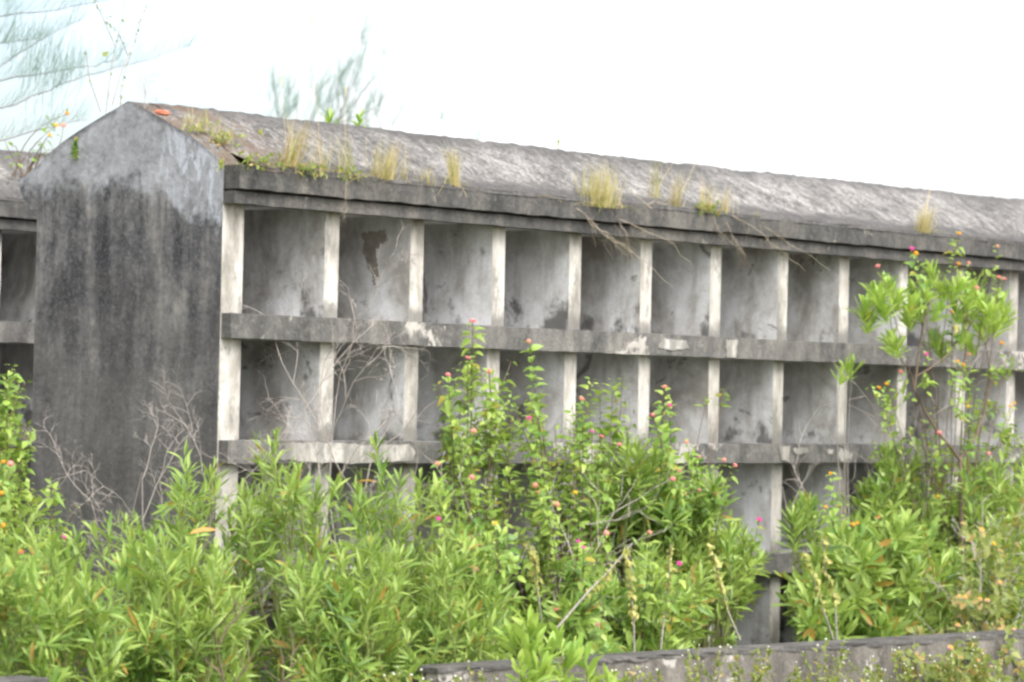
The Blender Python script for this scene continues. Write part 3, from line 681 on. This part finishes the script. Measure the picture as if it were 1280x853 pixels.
# wilting stalks
def wilt(label, pts, n, Y):
    base = at(*pts[0], Y); base = Vector((base.x, Y, 0)) if base.z < .35 else base
    root = thing('wilting_plant', base, label, 'plant', 'wilting yellow plants'); P = [Vector(base)]+[at(x, y, Y) for x, y in pts[1:]]
    mb = MB(); mb.tube(P, .006, .003, 4); mb.build('stem', M['twig'], root); lv = Leaves()
    for i in range(int(n*2.2)):
        t = R.uniform(.3, 1); p, d = path_dir(P, min(t, .99)); p = p+rv(.02); lv.add(p, rv(.6)+Vector((0, -.2, -.7)), Vector((0, -1, .2))+rv(.5), R.uniform(.015, .05), 1.0)
    lv.build('foliage', T_OVATE, M['wilt'], root)
wilt('wilting plant with yellow leaves left of the gap above the low wall', [(925, 800), (910, 765), (900, 730), (893, 700), (885, 680)], 34, -1.9)
wilt('leaning wilting stalk with pale leaves under the right shrub, left of a pair', [(1042, 800), (1030, 765), (1015, 720), (1005, 690)], 34, -2.0)
wilt('upright wilting stalk with pale leaves under the right shrub, right of a pair', [(1046, 800), (1044, 750), (1032, 715), (1028, 670)], 34, -1.95)
wilt('long leaning brown stalk with pale buds at centre, behind the sapling', [(694, 788), (735, 740), (760, 715), (790, 680)], 22, -2.05)
wilt('pale seed stalk beside the shaded lantana at centre', [(680, 800), (672, 740), (668, 700), (660, 680)], 30, -1.6)
wilt('pale seed stalk above the middle of the low wall', [(793, 830), (792, 770), (788, 735), (785, 690)], 30, -2.0)
wilt('thin seed stalk with buds by the magenta flower above the low wall', [(826, 812), (830, 770), (836, 720), (838, 680)], 22, -1.95)

# ------------------------------------------------------------------ bare twig bushes
b0 = at(165, 640, -.35)
bare_bush('grey leafless twig bush against the dark gable wall', ground_pt(165, -.35), [((-.15, -.1, 1), 1.35), ((.0, -.1, 1), 1.55), ((.12, -.1, 1), 1.5), ((.28, -.1, 1), 1.4), ((.42, -.05, 1), 1.45)], 4, .0042, 'bare twig bushes')
bare_bush('grey leafless branching bush before the second niche of the middle row', ground_pt(418, -.6), [((.02, 0, 1), 1.6), ((.2, 0, 1), 1.95), ((.32, -.05, 1), 1.95), ((.12, 0, 1), 1.9)], 4, .006, 'bare twig bushes')
bare_bush('thin leafless twigs left of the tall tufted shrub', ground_pt(1120, -.6), [((-.12, 0, 1), 1.9), ((.0, 0, 1), 1.7), ((.12, 0, 1), 1.9)], 2, .006, 'bare twig bushes')
bare_bush('thin leafless twigs before the third shelf, above the orange lantana', ground_pt(1030, -.5), [((-.2, 0, 1), 1.45), ((0, 0, 1), 1.5), ((.1, 0, 1), 1.4)], 2, .005, 'bare twig bushes')
bare_bush('pale leafless arching stems amid the centre lantana', ground_pt(640, -1.2), [((.25, -.1, 1), 1.5), ((-.25, -.1, 1), 1.5), ((.5, 0, .8), 1.4), ((.1, -.2, 1), 1.2)], 2, .006, 'bare twig bushes')
bare_bush('grey tangled bare stems in the lower right corner', ground_pt(1250, -2.0), [((.3, -.1, 1), 1.0), ((-.2, 0, 1), 1.0), ((0, -.1, 1), 1.1), ((-.5, 0, .8), .9)], 2, .008, 'bare twig bushes')
bare_bush('dark bare stems low inside the left thicket', ground_pt(300, -2.1), [((.5, 0, .6), .7), ((-.5, 0, .7), .8), ((.8, 0, .5), .7)], 2, .010, 'bare twig bushes', mat='stem')

# ------------------------------------------------------------------ plants on the roof
def on_roof(x, y):
    """the point of the front roof slope seen at (x, y)"""
    for k in range(200):
        Y = -.13+k*.005; p = at(x, y, Y)
        z = interp([(-.14, 3.25), (-.09, 3.285)]+PROFILE[2:], Y)
        if p.z <= z+.02 : return p
    return at(x, y, -.1)
G4 = 'grass tufts on the roof edge'
def hp(pts, Y=-.16): return [at(x, y, Y) for x, y in pts]
tuft('tall straw tuft on the roof over the first niche', on_roof(360, 207), 60, 26, .30, .24, G4, stalks=[at(352, 100, 0)], leaves=14)
tuft('thin straw tuft on the roof, left of the hanging creeper', on_roof(402, 213), 26, 10, .22, .26, G4, stalks=[at(390, 27, .1)])
tuft('greenish tuft on the roof edge with creeper leaves hanging over the cornice', on_roof(433, 222), 22, 24, .28, .2, G4, leaves=40, stalks=[at(432, 112, .1)], hang=[(hp([(430, 225), (431, 250), (430, 268), (432, 278)]), .002)])
tuft('full straw tuft on the roof over the second niche', on_roof(478, 223), 90, 20, .24, .34, G4)
tuft('small straw tuft on the roof between two larger tufts', on_roof(533, 230), 34, 6, .13, .26, G4)
tuft('narrow upright tuft on the roof over the third niche', on_roof(568, 232), 54, 30, .27, .14, G4)
tuft('single thin stalks on the roof left of the small straw tuft', on_roof(506, 228), 12, 4, .2, .07, G4)
tuft('largest straw and green tuft on the roof, with a long dry stalk hanging down', on_roof(748, 258), 150, 90, .29, .46, G4, leaves=12,
     hang=[(hp([(722, 262), (735, 275), (752, 292), (775, 305), (800, 322), (825, 345), (842, 362)]), .0045), (hp([(735, 272), (752, 288), (772, 302), (795, 316)]), .005),
           (hp([(772, 270), (780, 290), (788, 318), (794, 350), (798, 412)]), .003), (hp([(775, 275), (810, 290), (845, 308), (868, 340)]), .004)])
tuft('sparse leaning straw stalks on the roof right of the largest tuft', on_roof(818, 246), 14, 8, .28, .22, G4, stalks=[at(855, 190, .1)])
tuft('straw tuft on the roof over the fifth niche from the gable', on_roof(845, 258), 36, 10, .26, .16, G4, stalks=[at(915, 122, .1)], hang=[(hp([(808, 256), (825, 252), (840, 258)], -.14), .004)])
tuft('straw tuft with dark creeper leaves on the roof over the sixth niche', on_roof(880, 264), 40, 10, .24, .2, G4, leaves=60, hang=[(hp([(890, 272), (900, 290), (918, 308)]), .003), (hp([(908, 280), (920, 300), (932, 330)]), .004)])
tuft('straw tuft on the roof at the eighth post, with two dry stalks hanging out', on_roof(905, 266), 26, 6, .22, .2, G4,
     hang=[(hp([(915, 270), (938, 283), (955, 295), (980, 318), (1006, 339)]), .004), (hp([(955, 285), (980, 300), (1010, 318), (1038, 338)]), .003)])
tuft('short green blades on the roof edge left of the far tuft', on_roof(948, 282), 14, 18, .12, .06, G4)
tuft('farthest straw tuft on the roof, above the tall tufted shrub', on_roof(1153, 290), 90, 30, .22, .24, G4, stalks=[at(1178, 178, .1), at(1166, 226, .1)])
tuft('green and brown grass patch on the roof just behind the gable', on_roof(247, 163), 16, 30, .16, .4, 'grass patches beside the gable', leaves=30)
tuft('grass and weeds on the roof edge beside the gable corner', on_roof(278, 178), 20, 20, .13, .4, 'grass patches beside the gable', leaves=40)
tuft('low weeds on the roof corner at the start of the cornice', on_roof(318, 206), 10, 10, .07, .6, 'grass patches beside the gable', leaves=60)
tuft('low weeds on the roof edge between the first straw tufts', on_roof(385, 218), 20, 16, .12, .6, 'grass patches beside the gable', leaves=50)

def sprout(label, x, y, Y, n, l, name='ridge_sprout', mat='lance_bright', group=None, dz=.12, T=T_BROAD):
    tip = at(x, y, Y); base = tip-Vector((0, 0, dz)); root = thing(name, base, label, 'sprout', group)
    mb = MB(); mb.tube([base, tip], .005, .003, 4); mb.build('stem', M['greenstem'], root); lv = Leaves()
    for i in range(n):
        g = i*2.4; o = Vector((math.cos(g), math.sin(g), 0)); sp = .2+1.2*i/n; lv.add(tip-Vector((0, 0, .004*i)), Vector((0, 0, 1))*math.cos(sp)+o*math.sin(sp)+rv(.1), Vector((0, 0, 1))-o*.4+rv(.3), l*R.uniform(.7, 1.1), .8)
    lv.build('foliage', T, M[mat], root)
sprout('bright green sprout on the roof ridge, left of a pair', 412, 150, .9, 22, .10, group='green sprouts on the ridge')
sprout('bright green sprout on the roof ridge, right of a pair', 449, 152, .9, 16, .10, group='green sprouts on the ridge')
sprout('thin seedling with few leaves on the far part of the ridge', 698, 178, .9, 7, .035, group='green sprouts on the ridge', T=T_OVATE)
sprout('small yellow green weed hanging at the gable corner under the roof edge', 277, 205, -.05, 10, .045, 'gable_weed', 'wilt', 'weeds rooted in the gable', .03, T_OVATE)
sprout('small green weed clinging to the left slope of the gable', 94, 179, 1.3, 26, .05, 'gable_weed', 'lantana', 'weeds rooted in the gable', .04, T_OVATE)
sprout('pale yellow green weed on the roof slope over the first niche', 325, 168, .45, 12, .05, 'gable_weed', 'wilt', 'weeds rooted in the gable', .06, T_OVATE)
def gable_twigs():
    base = at(132, 142, 1.06); root = thing('bare_stem_plant', base, 'tall bare thin stems with few leaves rising from the top of the gable', 'plant'); lv = Leaves()
    for pts in ([(132, 142), (140, 80), (150, 35), (157, -5)], [(140, 132), (155, 80), (168, 55), (178, 20), (192, -10)], [(126, 140), (112, 100), (107, 62), (128, 35), (148, 0)], [(145, 60), (130, 25), (118, 0), (112, -20)], [(160, 70), (148, 40), (135, 30)], [(150, 140), (152, 105), (165, 60)]):
        mb = MB(); P = [at(x, y, 1.06+.02*i) for i, (x, y) in enumerate(pts)]; mb.tube(P, .0035, .0018, 4); mb.build('stem', M['twig'], root)
        for i in range(10):
            p, d = path_dir(P, R.uniform(.1, .98)); lv.add(p, rv(1), rv(1)+Vector((0, 0, .5)), R.uniform(.012, .03), 1)
    lv.add(at(128, 70, 1.06), (.5, -.3, .4), (0, -1, .5), .05, 1); lv.build('foliage', T_OVATE, M['lantana_pale'], root)
gable_twigs()
bare_bush('thin dry weeds standing along the gable peak', at(180, 136, .7), [((.3, 0, 1), .17), ((-.2, 0, 1), .2), ((.8, -.1, 1), .24)], 2, .002, 'bare twig bushes', 'dry_weed', 'twig', 'weed')

# ------------------------------------------------------------------ casuarina trees
def casuarina(label, tx, Y, th, branches, needles=70, nl=(.12, .26), ndir=(.35, 0, 1), nw=1.0, clumps=(), twigs=()):
    p = at(tx, 400, Y); base = Vector((p.x, Y, 0)); root = thing('casuarina_tree', base, label, 'tree', 'casuarina trees')
    mb = MB(); pts = [base+Vector((.12*math.sin(i*1.3), .1*math.sin(i), th*i/8)) for i in range(9)]; mb.tube(pts, .11, .02, 8); mb.build('trunk', M['bark'], root)
    lv = Leaves(); nd = Vector(ndir)
    for bp in list(branches)+[[(x, y, R.uniform(-.4, .4)), (x+R.uniform(-8, 14), y-R.uniform(12, 22), R.uniform(-.4, .4)), (x+R.uniform(-14, 30), y-R.uniform(28, 48), R.uniform(-.4, .4))] for x, y in twigs]:
        P = [at(x, y, Y+dy) for x, y, dy in bp]
        P = [p.lerp(q, t)+rv(.012) for p, q in zip(P, P[1:]) for t in (0, .33, .66)]+[P[-1]]; t0 = pts[min(8, max(1, int(round(P[0].z/th*8))))]; mb = MB(); mb.tube([t0]+P, .008 if Y < 10 else .006, .002, 5); mb.build('branch', M['bark'], root)
        for i in range(needles):
            t = R.random(); q, d = path_dir(P, min(.999, t)); a = (nd+rv(.55)+d*.4).normalized()
            lv.add(q+rv(.02), a, rv(1), R.uniform(*nl), nw)
    for x, y, n, s, l in clumps:
        c = at(x, y, Y)
        for i in range(n*2): lv.add(c+Vector((R.gauss(0, s), R.gauss(0, s), R.gauss(0, s*1.6))), (nd+rv(.3)), rv(1), R.uniform(l*.6, l), nw)
    lv.build('foliage', T_NEEDLE, M['needle'], root)
casuarina('casuarina tree whose drooping needle branches enter at the top left', -260, 5.2, 7.5,
          [[(-100, 40, 0), (0, 21, 0), (70, 13, .1), (140, -2, .2)], [(-90, 60, 0), (0, 53, .1), (50, 48, .2)], [(-90, 130, 0), (0, 82, .1), (50, 50, .1), (100, 25, .2)],
           [(-100, 122, 0), (0, 101, 0), (60, 90, .1), (120, 82, .1), (150, 72, .2)], [(-110, 180, 0), (0, 137, 0), (60, 112, 0), (110, 95, .1), (160, 82, .1), (240, 56, .2)], [(-90, 10, 0), (0, -5, 0), (50, -20, 0)], [(-80, 200, .2), (0, 176, .2), (60, 160, .2), (108, 150, .2)]],
          190, (.10, .24), (.3, 0, 1), 1.0, [(60, 82, 26, .06, .26), (66, 95, 18, .08, .3), (12, 50, 30, .04, .22), (40, 90, 30, .04, .25), (95, 85, 30, .04, .2), (75, 100, 20, .03, .25), (10, 12, 40, .05, .2), (30, 100, 20, .1, .25), (55, 120, 20, .1, .3)])
casuarina('wispy casuarina top showing over the roof behind the two green sprouts', 430, 13, 5.2,
          [[(430, 160, 0), (420, 110, 0), (440, 70, 0), (462, 15, 0)], [(430, 165, 0), (450, 120, 0), (472, 80, 0), (486, 45, 0)], [(425, 170, 0), (400, 130, .2), (392, 105, .2)], [(440, 170, .1), (470, 140, .1), (478, 110, .1)], [(440, 175, 0), (455, 150, 0), (462, 130, 0)]],
          46, (.10, .24), (.25, 0, 1), 1.3, [(416, 110, 50, .16, .3), (405, 125, 50, .2, .3), (455, 135, 50, .2, .3), (395, 135, 30, .12, .3), (440, 90, 30, .2, .3), (470, 100, 20, .15, .25), (480, 55, 12, .08, .2), (462, 25, 12, .08, .2)], twigs=[(390, 160), (398, 140), (405, 165), (415, 130), (422, 105), (436, 150), (445, 120), (448, 90), (458, 165), (468, 135), (476, 160), (452, 60), (474, 90), (410, 150), (430, 165), (485, 165)])
casuarina('faint casuarina tip showing over the roof above the first straw tuft', 348, 13, 4.6,
          [[(350, 160, 0), (345, 125, 0), (340, 90, 0)], [(350, 165, 0), (358, 130, 0), (362, 110, 0)], [(345, 165, 0), (365, 140, 0), (372, 130, 0)]], 70, (.12, .28), (.1, 0, 1), 1.4, [(345, 130, 40, .14, .3), (360, 140, 20, .12, .25)])
casuarina('small casuarina tips showing over the roof ridge at centre', 570, 13, 4.3,
          [[(520, 190, 0), (535, 160, 0), (552, 148, 0)], [(560, 190, 0), (552, 150, 0), (545, 125, 0)], [(590, 200, 0), (596, 180, 0), (598, 165, 0)]], 60, (.08, .2), (.3, 0, 1), 1.3, [(596, 172, 60, .06, .14), (552, 150, 20, .05, .12)])

# ------------------------------------------------------------------ weeds before the low wall
def weed(label, x, ytop, Y, n, group):
    base = ground_pt(x, Y); root = thing('flowering_weed', base, label, 'weed', group); st = MB(); lv = Leaves()
    for i in range(n):
        tip = at(x+R.uniform(-34, 34), ytop+R.uniform(-4, 34), Y+R.uniform(-.1, .1)); P = stem_path(Vector(base)+rv(.05)*1.0, tip, 5, .04)
        st.tube(P, .003, .0015, 3)
        for k in range(26):
            p, d = path_dir(P, R.uniform(.1, .98)); lv.add(p, rv(.8)+d*.5, Vector((0, 0, .8))+rv(.5), R.uniform(.02, .05), .75)
        fm = link('flower_head', WF, root); fm.matrix_parent_inverse = Matrix(); fm.location = tip-Vector(base); fm.rotation_euler = (R.uniform(-.4, .8), R.uniform(-.4, .4), 0); k = R.uniform(.4, .85); fm.scale = (k, k, k)
    st.build('stem', M['greenstem'], root); lv.build('foliage', T_OVATE, M['lantana_pale'], root)
def white_head():
    mb = MB(); rr = random.Random(2)
    for k in range(26):
        d = Vector((rr.uniform(-1, 1), rr.uniform(-1, 1), rr.uniform(-.2, 1))).normalized(); u = d.orthogonal().normalized(); w = d.cross(u); c = d*.007; b = len(mb.v)
        mb.v += [tuple(c+u*.005), tuple(c+w*.005), tuple(c-u*.005), tuple(c-w*.005)]; mb.f.append([b, b+1, b+2, b+3])
    me = bpy.data.meshes.new('flower_head'); me.from_pydata(mb.v, [], mb.f); me.materials.append(M['whitepetal']); return me
WF = white_head()
for (x, yt, lab) in [(510, 834, 'white flowered weed at the bottom, left of the low wall'), (560, 832, 'white flowered weed before the leftmost stretch of the low wall'), (605, 828, 'white flowered weed at the bottom just left of the bright sapling'),
                     (775, 836, 'white flowered weed at the bottom just right of the bright sapling'), (880, 804, 'white flowered weed reaching over the wall top below the yellow wilting plant'), (935, 806, 'white flowered weed before the wall under the dark gap in the bushes'),
                     (985, 815, 'white flowered weed on the wall left of the paired wilting stalks'), (1030, 800, 'white flowered weed with tall stems below the paired wilting stalks'), (1085, 820, 'white flowered weed before the wall under the dense right shrub'),
                     (1145, 812, 'white flowered weed before the wall under the dark forked trunk'), (1195, 806, 'white flowered weed before the wall by the faded lantana'), (1245, 800, 'white flowered weed in the bottom right corner'), (1110, 832, 'low white flowered weed before the wall, between the forked trunk and the dense shrub'), (830, 838, 'low white flowered weed before the wall below the thin seed stalk')]:
    weed(lab, x, yt, -3.0+R.uniform(-.15, .08), 10, 'white flowered weeds before the low wall')

def cover(name, x0, x1, y0, y1, n, nb, zone):
    lv = Leaves(); lb = Leaves()
    for i in range(n):
        p = Vector((R.uniform(x0, x1), R.uniform(y0, y1), R.uniform(0, .16)))
        lv.add(p, rv(1)+Vector((0, 0, .5)), Vector((0, 0, 1))+rv(.6), R.uniform(.04, .10), .8)
    o = lv.build(name, T_OVATE, M['lantana'], None); tag(o, zone, 'ground cover', kind='stuff')
cover('ground_cover', -4.5, 9.5, -2.25, -.15, 9000, 0, 'low green ground cover under the bushes')
def meadow():
    lb = Leaves()
    for i in range(15000):
        p = Vector((R.uniform(-8, 10), R.uniform(-7, -2.75), -.02)); a = R.uniform(0, 6.28); k = R.uniform(.1, .6)
        lb.add(p, (math.cos(a)*k, math.sin(a)*k, 1), (math.cos(a), math.sin(a), .2), R.uniform(.1, .28), R.uniform(.9, 1.6))
    tag(lb.build('grass', T_BLADE, M['grass'], None), 'thin grass growing before the low wall', 'grass', kind='stuff')
meadow()

# ------------------------------------------------------------------ light
w = bpy.data.worlds.new('World'); S.world = w; w.use_nodes = True; nt = w.node_tree; nt.nodes.clear()
sky = nt.nodes.new('ShaderNodeTexSky'); sky.sky_type = 'NISHITA'; sky.sun_disc = False
SD = Vector((-.16, -.62, .76)).normalized()
sky.sun_elevation = math.asin(SD.z); sky.sun_rotation = math.atan2(SD.x, SD.y)
sky.air_density = 1.0; sky.dust_density = 4.0; sky.ozone_density = 1.0
bg = nt.nodes.new('ShaderNodeBackground'); bg.inputs[1].default_value = .15
wo = nt.nodes.new('ShaderNodeOutputWorld'); bw = nt.nodes.new('ShaderNodeRGBToBW'); hs = nt.nodes.new('ShaderNodeMix'); hs.data_type = 'RGBA'; hs.inputs[0].default_value = .6
tc = nt.nodes.new('ShaderNodeTexCoord'); dp = nt.nodes.new('ShaderNodeVectorMath'); dp.operation = 'DOT_PRODUCT'; nt.links.new(tc.outputs['Generated'], dp.inputs[0])
gap = (at(20, 40, 50)-CAM).normalized(); dp.inputs[1].default_value = gap          # direction of a thin blue gap in the overcast
ns = nt.nodes.new('ShaderNodeTexNoise'); ns.inputs['Scale'].default_value = 14; ns.inputs['Detail'].default_value = 6; nt.links.new(tc.outputs['Generated'], ns.inputs['Vector'])
mr = nt.nodes.new('ShaderNodeMapRange'); mr.inputs[1].default_value = math.cos(math.radians(8)); mr.inputs[2].default_value = 1; mr.inputs[3].default_value = .8; mr.inputs[4].default_value = .15; nt.links.new(dp.outputs['Value'], mr.inputs[0])
ad = nt.nodes.new('ShaderNodeMath'); ad.operation = 'MULTIPLY_ADD'; ad.use_clamp = True; nt.links.new(ns.outputs[0], ad.inputs[0]); ad.inputs[1].default_value = .5; sb = nt.nodes.new('ShaderNodeMath'); sb.operation = 'SUBTRACT'; nt.links.new(mr.outputs[0], sb.inputs[0]); sb.inputs[1].default_value = .25; nt.links.new(sb.outputs[0], ad.inputs[2]); nt.links.new(ad.outputs[0], hs.inputs[0])
nt.links.new(sky.outputs[0], bw.inputs[0]); dk = nt.nodes.new('ShaderNodeVectorMath'); dk.operation = 'SCALE'; dk.inputs[3].default_value = .5; nt.links.new(sky.outputs[0], dk.inputs[0]); nt.links.new(dk.outputs[0], hs.inputs[6]); nt.links.new(bw.outputs[0], hs.inputs[7]); nt.links.new(hs.outputs[2], bg.inputs[0])
nt.links.new(bg.outputs[0], wo.inputs[0])
sd = bpy.data.lights.new('sun', 'SUN'); sd.energy = .7; sd.angle = math.radians(40); sd.color = (1, .95, .88)
so = bpy.data.objects.new('sun', sd); C.objects.link(so); so.rotation_euler = SD.to_track_quat('Z', 'Y').to_euler()
S.view_settings.view_transform = 'Standard'; S.view_settings.look = 'None'; S.view_settings.exposure = 2.1; S.view_settings.gamma = 1; S.view_settings.use_curve_mapping = False
S.render.engine = 'CYCLES'
S.cycles.pixel_filter_type = 'BLACKMAN_HARRIS'; S.cycles.filter_width = 2.7
S.render.resolution_x = 1024; S.render.resolution_y = 682
